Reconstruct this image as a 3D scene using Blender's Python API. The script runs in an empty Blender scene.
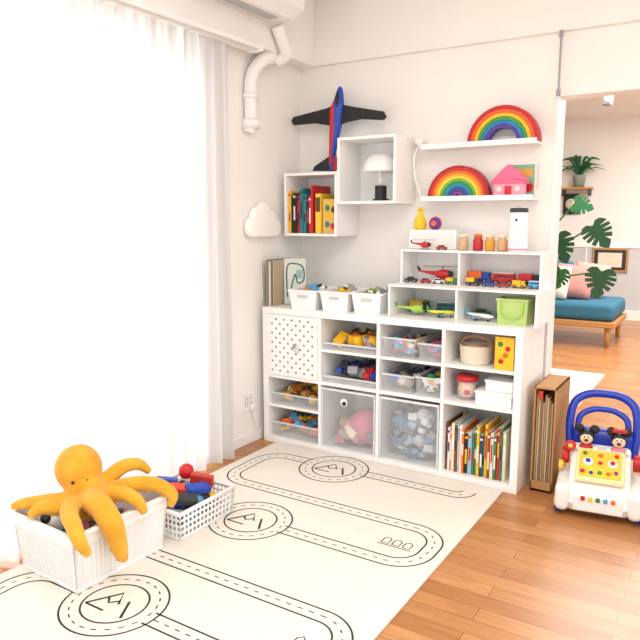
import bpy, bmesh, math, random
from mathutils import Vector, Matrix, Euler
random.seed(7)
scene=bpy.context.scene
H=1.26; f=663.; tl=math.atan(101/663); psi=math.radians(32.06)
cam=bpy.data.cameras.new('camera'); co=bpy.data.objects.new('camera',cam); scene.collection.objects.link(co)
co.location=(0,0,H); co.rotation_euler=(math.pi/2-tl,0,psi); cam.sensor_width=36; cam.lens=f/640*36; cam.clip_start=.05
scene.camera=co
try:
    scene.view_settings.view_transform='Standard'; scene.view_settings.look='None'
except Exception: pass

# ---------------------------------------------------------------- materials
def lin(h):
    h=h.lstrip('#'); r=[int(h[i:i+2],16)/255 for i in (0,2,4)]
    return tuple(((c/12.92) if c<=.04045 else ((c+.055)/1.055)**2.4) for c in r)
MC={}
def mat(h,rough=.5,metal=0,alpha=1,bump=0,bscale=200,trans=0,emit=0,name=None,sheen=0):
    key=(h,rough,metal,alpha,bump,bscale,trans,emit,name)
    if key in MC: return MC[key]
    m=bpy.data.materials.new(name or ('mat_'+h.strip('#'))); m.use_nodes=True
    nt=m.node_tree; p=nt.nodes['Principled BSDF']
    c=lin(h)
    tc=nt.nodes.new('ShaderNodeTexCoord'); nz=nt.nodes.new('ShaderNodeTexNoise'); nz.inputs['Scale'].default_value=6
    nt.links.new(tc.outputs['Object'],nz.inputs['Vector'])
    mx=nt.nodes.new('ShaderNodeMix'); mx.data_type='RGBA'
    mx.inputs[6].default_value=(*[x*.96 for x in c],1); mx.inputs[7].default_value=(*[min(1,x*1.03) for x in c],1)
    nt.links.new(nz.outputs['Fac'],mx.inputs[0]); nt.links.new(mx.outputs[2],p.inputs['Base Color'])
    p.inputs['Roughness'].default_value=rough; p.inputs['Metallic'].default_value=metal
    p.inputs['Alpha'].default_value=alpha
    if trans: p.inputs['Transmission Weight'].default_value=trans
    if sheen: p.inputs['Sheen Weight'].default_value=sheen
    if emit:
        p.inputs['Emission Color'].default_value=(*c,1); p.inputs['Emission Strength'].default_value=emit
    if bump:
        n2=nt.nodes.new('ShaderNodeTexNoise'); n2.inputs['Scale'].default_value=bscale
        nt.links.new(tc.outputs['Object'],n2.inputs['Vector'])
        b=nt.nodes.new('ShaderNodeBump'); b.inputs['Strength'].default_value=bump; b.inputs['Distance'].default_value=.004
        nt.links.new(n2.outputs['Fac'],b.inputs['Height']); nt.links.new(b.outputs[0],p.inputs['Normal'])
    MC[key]=m; return m
WALL=mat('#F4F1EC',.9,bump=.15,bscale=350,name='wall_paint')
WHITE=mat('#F7F6F4',.45,name='white_laminate')
PLW=mat('#F5F4F2',.4,name='white_plastic')
BLACK=mat('#18181A',.45); DK=mat('#333438',.5); GREY=mat('#9A9C9E',.6)
RED=mat('#C81F27',.4); BLUE=mat('#2048B0',.4); YEL=mat('#F0B810',.4); GRN=mat('#1F8A40',.4); ORG=mat('#EA6C18',.4); PUR=mat('#5E3498',.4)
LBLU=mat('#5AA6D8',.4); PINK=mat('#EE8AA6',.5); LGRN=mat('#A6CE50',.4); WOODL=mat('#BF8C52',.6); CREAM=mat('#EBE0C8',.6)
TEAL=mat('#1F7C88',.5); NAVY=mat('#1A2646',.5); BRN=mat('#603A1E',.6)
CLEAR=mat('#F2F5F7',.2,alpha=.17,name='clear_plastic')
FROST=mat('#EEF1F3',.4,alpha=.25,name='frosted_plastic')

# ---------------------------------------------------------------- builder
class B:
    def __init__(s,name,loc=(0,0,0),rot=(0,0,0),scale=1):
        s.name=name; s.V=[]; s.F=[]; s.MI=[]; s.S=[]; s.mats=[]
        s.loc=loc; s.rot=rot; s.scale=scale
    def mi(s,m):
        if m not in s.mats: s.mats.append(m)
        return s.mats.index(m)
    def addbm(s,bm,m,M4=None,smooth=False):
        if M4 is not None: bmesh.ops.transform(bm,matrix=M4,verts=bm.verts)
        o=len(s.V); bm.verts.index_update()
        for v in bm.verts: s.V.append(v.co[:])
        k=s.mi(m)
        for fc in bm.faces: s.F.append([v.index+o for v in fc.verts]); s.MI.append(k); s.S.append(smooth)
        bm.free(); return s
    def raw(s,vs,fs,m,smooth=False):
        o=len(s.V); s.V+= [tuple(v) for v in vs]; k=s.mi(m)
        for q in fs: s.F.append([i+o for i in q]); s.MI.append(k); s.S.append(smooth)
        return s
    def TM(s,c,rot): return Matrix.Translation(c)@Euler(rot).to_matrix().to_4x4()
    def box(s,c,d,m,bev=.003,rot=(0,0,0),seg=2):
        bm=bmesh.new(); bmesh.ops.create_cube(bm,size=1); bmesh.ops.scale(bm,vec=d,verts=bm.verts)
        b=min(bev,min(d)*.45)
        if b>0: bmesh.ops.bevel(bm,geom=bm.edges[:],offset=b,segments=seg,profile=.5,affect='EDGES')
        return s.addbm(bm,m,s.TM(c,rot))
    def bb(s,x0,x1,y0,y1,z0,z1,m,bev=.002):
        return s.box(((x0+x1)/2,(y0+y1)/2,(z0+z1)/2),(x1-x0,y1-y0,z1-z0),m,bev)
    def cyl(s,c,r,h,m,r2=None,seg=24,rot=(0,0,0),bev=0):
        bm=bmesh.new(); bmesh.ops.create_cone(bm,cap_ends=True,segments=seg,radius1=r,radius2=r if r2 is None else r2,depth=h)
        if bev: bmesh.ops.bevel(bm,geom=[e for e in bm.edges if len(e.link_faces)==2 and any(len(g.verts)>4 for g in e.link_faces)],offset=bev,segments=3,profile=.5,affect='EDGES')
        return s.addbm(bm,m,s.TM(c,rot),True if seg>12 and not bev else False)
    def sph(s,c,r,m,rot=(0,0,0),seg=20):
        if not hasattr(r,'__len__'): r=(r,r,r)
        bm=bmesh.new(); bmesh.ops.create_uvsphere(bm,u_segments=seg,v_segments=max(8,seg*2//3),radius=1); bmesh.ops.scale(bm,vec=r,verts=bm.verts)
        return s.addbm(bm,m,s.TM(c,rot),True)
    def lathe(s,prof,m,c=(0,0,0),seg=28,rot=(0,0,0)):
        T=s.TM(c,rot); vs=[];fs=[];n=len(prof)
        for i in range(seg):
            a=2*math.pi*i/seg
            for r,z in prof: vs.append(T@Vector((r*math.cos(a),r*math.sin(a),z)))
        for i in range(seg):
            j=(i+1)%seg
            for k in range(n-1): fs.append([i*n+k,j*n+k,j*n+k+1,i*n+k+1])
        return s.raw(vs,fs,m,True)
    def pillow(s,pts,h,m,c=(0,0,0),rot=(0,0,0),ctr=(0,0),edge=.3):
        T=s.TM(c,rot); n=len(pts); vs=[];fs=[]
        prof=[]
        for k in range(7):
            a=math.pi/2*k/6; prof.append((1-edge+edge*math.sin(a),-h/2*math.cos(a)))
        prof=[(.02,-h/2*1.04)]+prof+[(q,-z) for q,z in prof[-2::-1]]+[(.02,h/2*1.04)]
        for q,z in prof:
            for x,y in pts: vs.append(T@Vector((ctr[0]+(x-ctr[0])*q,ctr[1]+(y-ctr[1])*q,z)))
        for k in range(len(prof)-1):
            for i in range(n):
                j=(i+1)%n; fs.append([k*n+i,k*n+j,(k+1)*n+j,(k+1)*n+i])
        fs.append(list(range(n))[::-1]); L_=(len(prof)-1)*n; fs.append([L_+i for i in range(n)])
        return s.raw(vs,fs,m,True)
    def tube(s,pts,r,m,seg=10,sm=True,sub=5,flat=1.0):
        P=[Vector(p) for p in pts]; R=list(r) if hasattr(r,'__len__') else [r]*len(P)
        if sm and len(P)>2:
            Q=[];RR=[]
            for i in range(len(P)-1):
                p0=P[max(i-1,0)];p1=P[i];p2=P[i+1];p3=P[min(i+2,len(P)-1)]
                for k in range(sub):
                    t=k/sub
                    Q.append(.5*((2*p1)+(p2-p0)*t+(2*p0-5*p1+4*p2-p3)*t*t+(3*p1-p0-3*p2+p3)*t**3)); RR.append(R[i]*(1-t)+R[i+1]*t)
            Q.append(P[-1]);RR.append(R[-1]);P=Q;R=RR
        n=len(P);vs=[];fs=[]
        tang=[(P[min(i+1,n-1)]-P[max(i-1,0)]).normalized() for i in range(n)]
        up=Vector((0,0,1)) if abs(tang[0].z)<.9 else Vector((0,1,0))
        u=(up-tang[0]*up.dot(tang[0])).normalized()
        for i in range(n):
            u=(u-tang[i]*u.dot(tang[i])).normalized(); w=tang[i].cross(u)
            for k in range(seg):
                a=2*math.pi*k/seg; vs.append(P[i]+u*(math.cos(a)*R[i]*flat)+w*(math.sin(a)*R[i]))
        for i in range(n-1):
            for k in range(seg):
                k2=(k+1)%seg; fs.append([i*seg+k,i*seg+k2,(i+1)*seg+k2,(i+1)*seg+k])
        s.raw(vs,fs,m,True)
        s.raw(vs[:seg],[list(range(seg))[::-1]],m); s.raw(vs[-seg:],[list(range(seg))],m)
        return s
    def prism(s,pts,h,m,c=(0,0,0),rot=(0,0,0),bev=0):
        bm=bmesh.new(); vv=[bm.verts.new((p[0],p[1],-h/2)) for p in pts]; fc=bm.faces.new(vv)
        r=bmesh.ops.extrude_face_region(bm,geom=[fc]); bmesh.ops.translate(bm,vec=(0,0,h),verts=[g for g in r['geom'] if isinstance(g,bmesh.types.BMVert)])
        bmesh.ops.recalc_face_normals(bm,faces=bm.faces)
        if bev:
            ed=[e for e in bm.edges if abs(e.verts[0].co.z-e.verts[1].co.z)<1e-6]
            bmesh.ops.bevel(bm,geom=ed,offset=bev,segments=3,profile=.5,affect='EDGES')
        return s.addbm(bm,m,s.TM(c,rot))
    def bin(s,x0,x1,y0,y1,z0,z1,m,t=.004,fl=0,lip=.006,lm=None):
        def ring(ix,z,g): return [(x0+ix-g,y0+ix-g,z),(x1-ix+g,y0+ix-g,z),(x1-ix+g,y1-ix+g,z),(x0+ix-g,y1-ix+g,z)]
        vs=ring(0,z0,0)+ring(0,z1,fl)+ring(t,z1,fl)+ring(t,z0+t,0)
        fs=[[3,2,1,0],[12,13,14,15]]
        for a in (0,4,8):
            for k in range(4):
                k2=(k+1)%4; fs.append([a+k,a+k2,a+4+k2,a+4+k])
        s.raw(vs,fs,m)
        if lip:
            lm=lm or m
            g=fl+lip
            X0,X1,Y0,Y1=x0-g,x1+g,y0-g,y1+g; w=lip+t; h=.008
            s.bb(X0,X1,Y0,Y0+w,z1-h,z1+.002,lm);s.bb(X0,X1,Y1-w,Y1,z1-h,z1+.002,lm)
            s.bb(X0,X0+w,Y0+w,Y1-w,z1-h,z1+.002,lm);s.bb(X1-w,X1,Y0+w,Y1-w,z1-h,z1+.002,lm)
        return s
    def pile(s,x0,x1,y0,y1,z0,z1,n,cols,seed,size=.03):
        rr=random.Random(seed)
        for i in range(n):
            q=size*rr.uniform(.7,1.3); x=rr.uniform(x0+q*.7,x1-q*.7); y=rr.uniform(y0+q*.7,y1-q*.7); z=rr.uniform(z0+q*.6,z1-q*.3)
            m=rr.choice(cols); R=(rr.uniform(-.6,.6),rr.uniform(-.6,.6),rr.uniform(0,3)); k=rr.random()
            if k<.5: s.box((x,y,z),(q*1.4,q*.8,q*.6),m,.003,R)
            elif k<.7: s.cyl((x,y,z),q*.4,q*.8,m,seg=14,rot=R)
            elif k<.85:
                s.box((x,y,z),(q*1.5,q*.7,q*.45),m,.004,R); s.box((x,y,z+q*.35),(q*.8,q*.6,q*.35),DK,.003,R)
            else: s.sph((x,y,z),q*.5,m,seg=12)
        return s
    def finish(s,parent=None,mods=None):
        me=bpy.data.meshes.new(s.name); me.from_pydata(s.V,[],s.F)
        for m in s.mats: me.materials.append(m)
        me.polygons.foreach_set('material_index',s.MI); me.polygons.foreach_set('use_smooth',s.S); me.update()
        o=bpy.data.objects.new(s.name,me); scene.collection.objects.link(o)
        o.location=s.loc; o.rotation_euler=s.rot; o.scale=(s.scale,)*3
        if parent: o.parent=parent
        return o

# ---------------------------------------------------------------- room
fm=bpy.data.materials.new('oak_floorboards'); fm.use_nodes=True; nt=fm.node_tree; p=nt.nodes['Principled BSDF']
tc=nt.nodes.new('ShaderNodeTexCoord'); br=nt.nodes.new('ShaderNodeTexBrick')
br.inputs['Scale'].default_value=1; br.inputs['Brick Width'].default_value=.62; br.inputs['Row Height'].default_value=.076
br.inputs['Mortar Size'].default_value=.0012; br.inputs['Mortar Smooth'].default_value=.3; br.inputs['Bias'].default_value=0
br.inputs['Color1'].default_value=(*lin('#CB945F'),1); br.inputs['Color2'].default_value=(*lin('#B07644'),1); br.inputs['Mortar'].default_value=(*lin('#6E4526'),1)
br.offset=.37; br.offset_frequency=2
nt.links.new(tc.outputs['Object'],br.inputs['Vector'])
mp=nt.nodes.new('ShaderNodeMapping'); mp.inputs['Scale'].default_value=(2.5,45,1); nt.links.new(tc.outputs['Object'],mp.inputs['Vector'])
nz=nt.nodes.new('ShaderNodeTexNoise'); nz.inputs['Scale'].default_value=2.2; nz.inputs['Detail'].default_value=6; nz.inputs['Distortion'].default_value=.6
nt.links.new(mp.outputs[0],nz.inputs['Vector'])
cr=nt.nodes.new('ShaderNodeValToRGB'); cr.color_ramp.elements[0].position=.3; cr.color_ramp.elements[0].color=(.72,.66,.6,1); cr.color_ramp.elements[1].position=.65; cr.color_ramp.elements[1].color=(1.08,1.05,1.02,1)
nt.links.new(nz.outputs['Fac'],cr.inputs[0])
mx=nt.nodes.new('ShaderNodeMix'); mx.data_type='RGBA'; mx.blend_type='MULTIPLY'; mx.inputs[0].default_value=.8
nt.links.new(br.outputs['Color'],mx.inputs[6]); nt.links.new(cr.outputs[0],mx.inputs[7]); nt.links.new(mx.outputs[2],p.inputs['Base Color'])
p.inputs['Roughness'].default_value=.3
B('floor').bb(-4.2,3.0,-2.5,9.3,-.1,0,fm,0).finish()
B('ceiling').bb(-4.2,3.0,-2.5,9.3,2.5,2.6,WALL,0).finish()
b=B('wall_left')
b.bb(-2.42,-2.27,2.52,3.4,0,2.5,WALL,0).bb(-2.42,-2.27,-2.5,2.52,2.06,2.5,WALL,0).bb(-2.42,-2.27,-2.5,-.6,0,2.06,WALL,0).finish()
b=B('wall_back'); b.bb(-4.2,-.79,3.4,3.52,0,2.5,WALL,0).bb(-.79,3.0,3.4,3.52,1.84,2.5,WALL,0).finish()
B('trim_beam_left').bb(-2.27,-2.15,-2.5,3.37,2.13,2.5,WALL,.002).finish()
B('trim_beam_back').bb(-2.27,3.0,3.37,3.4,2.13,2.5,WALL,.002).finish()
B('baseboard_left').bb(-2.27,-2.258,2.53,3.4,0,.06,WHITE).finish()
B('baseboard_back').bb(-2.258,-.79,3.388,3.4,0,.06,WHITE).finish()
b=B('trim_door_jamb'); b.bb(-.79,-.775,3.395,3.525,0,1.84,WHITE).finish()
b=B('trim_door_rod'); b.cyl((-.775,3.36,1.985),.005,.29,GREY,seg=12).cyl((-.775,3.36,1.85),.01,.03,GREY,seg=12).cyl((-.775,3.36,2.115),.01,.03,GREY,seg=12).finish()
WAINS=mat('#CFD1D2',.8,bump=.3,bscale=20,name='wainscot')
B('wall_far').bb(-4.2,3.0,9.1,9.25,0,2.5,WALL,0).finish()
b=B('trim_wainscot'); b.bb(-4.0,3.0,9.07,9.1,.12,.9,WAINS).bb(-4.0,3.0,9.055,9.1,.9,.93,WHITE).bb(-4.0,3.0,9.05,9.1,.0,.12,WHITE)
for i in range(9): b.bb(-3.9+i*.75,-3.88+i*.75,9.06,9.08,.12,.9,WHITE)
b.finish()
B('wall_side').bb(-4.3,-4.2,3.4,9.25,0,2.5,WALL,0).finish()
# window
ALU=mat('#D8DADC',.4,metal=.3)
b=B('window_1')
for y0,y1 in ((-.6,.96),(.94,2.52)):
    b.bb(-2.38,-2.34,y0,y0+.05,.0,2.06,ALU).bb(-2.38,-2.34,y1-.05,y1,.0,2.06,ALU).bb(-2.38,-2.34,y0,y1,0,.06,ALU).bb(-2.38,-2.34,y0,y1,2.0,2.06,ALU)
b.finish()
# curtain: gathered sheer cloth, fold shading painted as vertical noise stripes in colour and opacity
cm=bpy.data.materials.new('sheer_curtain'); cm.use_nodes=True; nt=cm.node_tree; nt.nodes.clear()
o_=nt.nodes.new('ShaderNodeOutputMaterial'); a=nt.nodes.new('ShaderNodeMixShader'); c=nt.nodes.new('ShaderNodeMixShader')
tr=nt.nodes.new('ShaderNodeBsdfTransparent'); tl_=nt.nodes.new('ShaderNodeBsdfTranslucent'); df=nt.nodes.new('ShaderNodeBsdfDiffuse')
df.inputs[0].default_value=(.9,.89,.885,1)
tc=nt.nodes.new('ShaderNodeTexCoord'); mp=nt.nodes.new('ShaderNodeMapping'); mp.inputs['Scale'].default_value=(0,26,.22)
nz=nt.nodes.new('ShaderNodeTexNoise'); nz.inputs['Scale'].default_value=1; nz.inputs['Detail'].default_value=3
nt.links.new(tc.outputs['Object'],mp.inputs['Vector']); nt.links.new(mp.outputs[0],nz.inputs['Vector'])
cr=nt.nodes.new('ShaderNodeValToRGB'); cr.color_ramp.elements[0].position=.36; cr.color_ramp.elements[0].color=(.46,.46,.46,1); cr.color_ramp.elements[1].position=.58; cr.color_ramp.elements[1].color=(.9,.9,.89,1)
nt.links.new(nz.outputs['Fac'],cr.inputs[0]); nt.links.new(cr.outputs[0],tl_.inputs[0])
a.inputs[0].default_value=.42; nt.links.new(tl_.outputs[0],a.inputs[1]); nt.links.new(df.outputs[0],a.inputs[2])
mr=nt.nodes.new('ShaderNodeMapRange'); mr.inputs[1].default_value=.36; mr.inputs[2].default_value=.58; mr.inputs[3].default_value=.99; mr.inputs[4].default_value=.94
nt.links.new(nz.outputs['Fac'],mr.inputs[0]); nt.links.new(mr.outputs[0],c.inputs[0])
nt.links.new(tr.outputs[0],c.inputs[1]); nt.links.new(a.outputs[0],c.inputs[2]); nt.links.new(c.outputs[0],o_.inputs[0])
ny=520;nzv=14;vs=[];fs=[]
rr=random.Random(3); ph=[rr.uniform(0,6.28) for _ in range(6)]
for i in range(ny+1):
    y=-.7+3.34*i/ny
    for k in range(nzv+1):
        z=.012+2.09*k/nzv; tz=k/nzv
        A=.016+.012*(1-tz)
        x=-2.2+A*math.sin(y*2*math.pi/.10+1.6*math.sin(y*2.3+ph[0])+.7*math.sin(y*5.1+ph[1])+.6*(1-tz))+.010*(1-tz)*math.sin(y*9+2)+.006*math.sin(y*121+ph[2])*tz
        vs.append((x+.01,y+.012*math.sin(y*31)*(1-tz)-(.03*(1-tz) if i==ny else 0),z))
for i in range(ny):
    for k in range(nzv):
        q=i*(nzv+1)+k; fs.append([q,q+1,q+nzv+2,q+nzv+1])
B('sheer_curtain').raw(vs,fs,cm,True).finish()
b=B('curtain_rail'); b.bb(-2.2,-2.165,-.8,2.83,2.105,2.129,PLW,.003).bb(-2.14,-2.12,-.8,2.83,2.108,2.129,PLW,.003).bb(-2.205,-2.115,2.82,2.84,2.098,2.129,PLW,.003)
b.finish()
b=B('air_conditioner',)
prof=[(-2.149,2.27),(-1.99,2.25),(-1.93,2.29),(-1.915,2.36),(-1.92,2.48),(-2.149,2.48)]
bm_pts=[(x+2.05,z-2.37) for x,z in prof]
b.prism(bm_pts,.8,PLW,c=(-2.05,2.53,2.37),rot=(math.pi/2,0,0),bev=.008)
b.bb(-2.10,-2.03,2.2,2.86,2.254,2.262,mat('#B9BABB',.6))
b.finish()
b=B('air_conditioner_pipe')
b.tube([(-2.19,3.02,2.12),(-2.2,2.95,2.09),(-2.225,2.90,2.03),(-2.235,2.88,1.95),(-2.235,2.88,1.78),(-2.25,2.88,1.72)],.034,PLW,seg=16)
b.tube([(-2.11,2.95,2.25),(-2.11,3.0,2.18),(-2.125,3.05,2.13),(-2.18,3.05,2.10)],.034,PLW,seg=14)
b.cyl((-2.235,2.88,1.9),.04,.03,PLW).cyl((-2.235,2.88,1.76),.045,.05,PLW).finish()

# ---------------------------------------------------------------- play mat
MAT=mat('#EAE4D9',.75,bump=.1,bscale=120,name='mat_foam'); LINE=mat('#343436',.8)
b=B('play_mat'); b.bb(-2.13,-.834,.2,2.93,0,.012,MAT,.004)
zt=.0124
def ribbon(P,w,closed=False,m=LINE):
    P=[Vector((x,y,0)) for x,y in P]; n=len(P); vs=[];fs=[]
    for i in range(n):
        if closed: d=P[(i+1)%n]-P[i-1]
        else: d=P[min(i+1,n-1)]-P[max(i-1,0)]
        d.normalize(); nn=Vector((-d.y,d.x,0))*w/2
        vs+= [P[i]+nn+Vector((0,0,zt)),P[i]-nn+Vector((0,0,zt))]
    for i in range(n if closed else n-1):
        j=(i+1)%n; fs.append([2*i,2*i+1,2*j+1,2*j])
    b.raw(vs,fs,m)
def offs(P,d,closed=False):
    P=[Vector((x,y,0)) for x,y in P]; n=len(P);o=[]
    for i in range(n):
        t=(P[(i+1)%n]-P[i-1]) if closed else (P[min(i+1,n-1)]-P[max(i-1,0)])
        t.normalize(); q=P[i]+Vector((-t.y,t.x,0))*d; o.append((q.x,q.y))
    return o
def dashes(P,w,L=.022,g=.018):
    on=True
    pts=[Vector((x,y,0)) for x,y in P]
    fine=[]
    for i in range(len(pts)-1):
        d=(pts[i+1]-pts[i]); k=max(1,int(d.length/.004))
        for q in range(k): fine.append(pts[i]+d*q/k)
    cur=[];s_=0
    for i in range(1,len(fine)):
        s_+=(fine[i]-fine[i-1]).length
        if on: cur.append((fine[i].x,fine[i].y))
        if s_>(L if on else g):
            if on and len(cur)>1: ribbon([cur[0],cur[-1]],w)
            cur=[];on=not on;s_=0
def arc(cx,cy,r,a0,a1,n=16): return [(cx+r*math.cos(math.radians(a0+(a1-a0)*i/n)),cy+r*math.sin(math.radians(a0+(a1-a0)*i/n))) for i in range(n+1)]
lw=.007; rw=.031
def road(P):
    ribbon(offs(P,rw),lw);ribbon(offs(P,-rw),lw);dashes(P,.005)
CX=-1.64; CR=.145
L=[2.77,2.37,2.07,1.65,1.35,.93,.63]
xr=-1.02
for (c0,c1) in ((2,1),(4,3),(6,5)):
    ya,yb=L[c1],L[c0]; r=.12
    P=[(-1.92,ya),(xr,ya)]+[(x,y) for x,y in arc(xr,ya-r,r,90,0)][1:]+[(x,y) for x,y in arc(xr,yb+r,r,0,-90)]+[(CX+CR+.01,yb)]
    road(P)
for (c0,c1) in ((1,0),(3,2),(5,4)):
    ya,yb=L[c1],L[c0]; r=.12; xl=-1.92
    P=[(CX-CR-.01,ya),(xl,ya)]+arc(xl,ya-r,r,90,180)[1:]+arc(xl,yb+r,r,180,270)
    road(P)
P=[(CX+CR+.01,L[0]),(xr,L[0])]+arc(xr,L[0]+.06,.06,-90,0)[1:]; road(P)
for ly in (L[0]-.02,L[2],L[4]):
    for r in (CR+.03,CR-.035): ribbon(arc(CX,ly,r,0,360,48)[:-1],lw,True)
    dashes(arc(CX,ly,CR,0,360,48),.005)
    ribbon([(CX-.085,ly-.05),(CX-.02,ly+.055),(CX+.015,ly+.0),(CX+.035,ly+.03),(CX+.08,ly-.05)],.010)
    ribbon([(CX-.045,ly+.015),(CX-.02,ly-.01),(CX+.005,ly+.015)],.009)
    ribbon([(CX-.085,ly-.05),(CX+.0,ly-.05)],.008)
for (x,y) in ((-1.09,2.19),(-1.03,1.48),(-1.09,.8)):
    for dx in (0,.045,.09):
        ribbon([(x+dx,y),(x+dx+.03,y),(x+dx+.03,y+.035),(x+dx+.015,y+.05),(x+dx,y+.035),(x+dx,y)],.005)
    ribbon([(x-.01,y-.012),(x+.13,y-.012)],.005)
b.finish()

# ---------------------------------------------------------------- cube shelf
X0,X1,YF,YB,ZT=-2.225,-.775,2.945,3.335,.775
b=B('cube_storage_shelf')
b.bb(X0,X1,YF,YB,ZT-.035,ZT,WHITE,.0015).bb(X0,X1,YF,YB,0.0,.035,WHITE,.0015).bb(X0,X0+.035,YF,YB,.035,ZT-.035,WHITE,.0015).bb(X1-.035,X1,YF,YB,.035,ZT-.035,WHITE,.0015)
cw=.332; cols=[]
x=X0+.035
for i in range(4):
    cols.append((x,x+cw))
    if i<3: b.bb(x+cw,x+cw+.017,YF+.002,YB,.035,ZT-.035,WHITE,.001)
    x+=cw+.017
RB=(.035,.379); RT=(.396,.740)
for c in cols: b.bb(c[0],c[1],YF+.002,YB,.379,.396,WHITE,.001)
b.bb(X0+.01,X1-.01,YB-.005,YB,.01,ZT-.01,WHITE,0)
ins={0:[.215],1:[.565],2:[.565],3:[.565]}
for i,zs in ins.items():
    for z in zs: b.bb(cols[i][0],cols[i][1],YF+.01,YB-.006,z-.007,z+.007,WHITE,.001)
b.finish()
c=cols[0]
b=B('pegboard_cabinet_door'); b.bb(c[0]+.002,c[1]-.002,YF-.006,YF+.012,RT[0]+.002,RT[1]-.002,WHITE,.003)
for r in range(12):
    for q in range(11):
        if (r+q)%2==0:
            xx=c[0]+.035+q*.0265; zz=RT[0]+.03+r*.0262
            b.cyl((xx,YF-.0066,zz),.0058,.0012,mat('#6C6A68',.8),seg=10,rot=(math.pi/2,0,0))
b.sph((c[0]+.19,YF-.014,.575),.012,GREY).sph((c[0]+.2,YF-.012,.56),(.018,.008,.024),mat('#DCDAD6',.5))
b.finish()

def sbin(name,ci,z0,z1,m,seed,n,cols_,size=.035,inset=.012,y0=YF+.02,y1=YB-.03,fill=.8,x=None,fl=.003):
    cx=x or cols[ci]
    b=B(name); b.bin(cx[0]+inset,cx[1]-inset,y0,y1,z0+.0005,z1,m,fl=fl,lip=.003,lm=mat('#EDF1F4',.3,alpha=.6,name='plastic_rim'))
    o=b.finish()
    p=B('toy_pile'); p.pile(cx[0]+inset+.01,cx[1]-inset-.01,y0+.01,y1-.01,z0+.006,z0+(z1-z0)*fill,n,cols_,seed,size)
    p.finish(parent=o); return o
WARM=[WOODL,YEL,WOODL,ORG,mat('#E0AC3A',.5),CREAM,BRN]
sbin('wooden_block_bin',0,.222,.29,CLEAR,1,60,WARM,.045,fill=1.25)
sbin('toy_storage_bin',0,.035,.12,CLEAR,2,60,[YEL,RED,GRN,LBLU,RED,YEL,ORG],.045,fill=1.3)
sbin('toy_storage_tray',1,.572,.61,CLEAR,3,50,[YEL,YEL,YEL,DK,GREY,ORG],.055,fill=1.9)
sbin('toy_storage_tray',1,.396,.43,CLEAR,4,50,[GREY,BLUE,DK,RED,mat('#5C6B7C',.5),NAVY],.055,fill=2.3)
sbin('toy_storage_bin',2,.572,.672,CLEAR,5,70,[RED,PLW,GREY,PINK,LBLU,YEL,PUR],.04,fill=.8,inset=.012,x=(cols[2][0],cols[2][0]+.20))
sbin('toy_storage_bin',2,.572,.66,CLEAR,15,50,[RED,ORG,PINK,PUR,LBLU,RED],.04,fill=.9,inset=.008,x=(cols[2][0]+.2,cols[2][1]))
sbin('toy_storage_bin',2,.396,.485,CLEAR,6,60,[BLUE,PLW,GREY,DK,LBLU,YEL],.04,fill=.9,x=(cols[2][0],cols[2][0]+.19))
sbin('toy_storage_bin',2,.396,.49,CLEAR,16,60,[PLW,RED,GRN,BLUE,YEL,DK],.04,fill=1,inset=.008,x=(cols[2][0]+.19,cols[2][1]))
for ci in (1,2):
    c=cols[ci]; b=B('frosted_storage_box')
    x0,x1,z0,z1=c[0]+.004,c[1]-.004,.036,.366; y0_,y1_=YF+.004,YB-.03
    vs=[(x0,y0_,z0),(x1,y0_,z0),(x1,y1_,z0),(x0,y1_,z0),(x0,y0_,z1),(x1,y0_,z1),(x1,y1_,z1),(x0,y1_,z1)]
    b.raw(vs,[[0,1,5,4],[1,2,6,5],[2,3,7,6],[3,0,4,7],[3,2,1,0]],FROST)
    ED=mat('#F3F4F5',.4,alpha=.75)
    b.bb(x0,x1,YF,YF+.008,z1-.012,z1,ED).bb(x0,x1,YF,YF+.008,z0,z0+.01,ED).bb(x0,x0+.008,YF,YF+.008,z0+.01,z1-.012,ED).bb(x1-.008,x1,YF,YF+.008,z0+.01,z1-.012,ED)
    if ci==1:
        b.cyl((c[0]+.145,YF-.001,.30),.022,.006,PLW,rot=(math.pi/2,0,0)).cyl((c[0]+.15,YF-.005,.297),.011,.004,BLACK,rot=(math.pi/2,0,0))
    else:
        b.cyl((c[0]+.10,YF-.001,.30),.012,.006,GREY,rot=(math.pi/2,0,0))
    o=b.finish()
    p=B('contents')
    if ci==1:
        p.sph((c[0]+.215,YF+.13,.15),.095,mat('#D0708C',.5)).pile(c[0]+.02,c[0]+.31,YF+.02,YF+.3,.045,.17,46,[CREAM,mat('#A9A29A',.6),PINK,mat('#B98F70',.6),mat('#8B8A90',.6),mat('#C87A8A',.6)],9,.06)
    else: p.pile(c[0]+.015,c[1]-.015,YF+.015,YF+.3,.045,.30,150,[mat('#6C94BC',.5),mat('#A9BACB',.5),mat('#DDE0E2',.5),mat('#6F86A4',.5),mat('#4E6C8C',.5),mat('#B8C0C8',.5),mat('#8C8A94',.5)],10,.055)
    p.finish(parent=o)
c=cols[3]
b=B('round_basket',loc=(c[0]+.115,YF+.12,.5725)); b.lathe([(0,0.002),(.068,0),(.074,.01),(.08,.085),(.083,.09),(.076,.088),(.07,.015),(0,.012)],mat('#E9DFC9',.8,bump=.6,bscale=90))
b.tube([(-.08,0,.08),(-.06,0,.115),(0,0,.13),(.06,0,.115),(.08,0,.08)],.005,WOODL)
b.sph((0,0,.06),(.065,.065,.035),mat('#D9B9A0',.8)); b.finish()
b=B('picture_book'); b.bb(c[1]-.10,c[1]-.012,YF+.03,YF+.045,.5725,.725,mat('#F3C11F',.5),.002)
for i,(dx,dz,m_) in enumerate(((.03,.04,RED),(.06,.1,RED),(.05,.07,ORG),(.025,.12,GRN))): b.cyl((c[1]-.1+dx,YF+.0295,.5725+dz),.012,.002,m_,rot=(math.pi/2,0,0))
b.finish()
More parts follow.
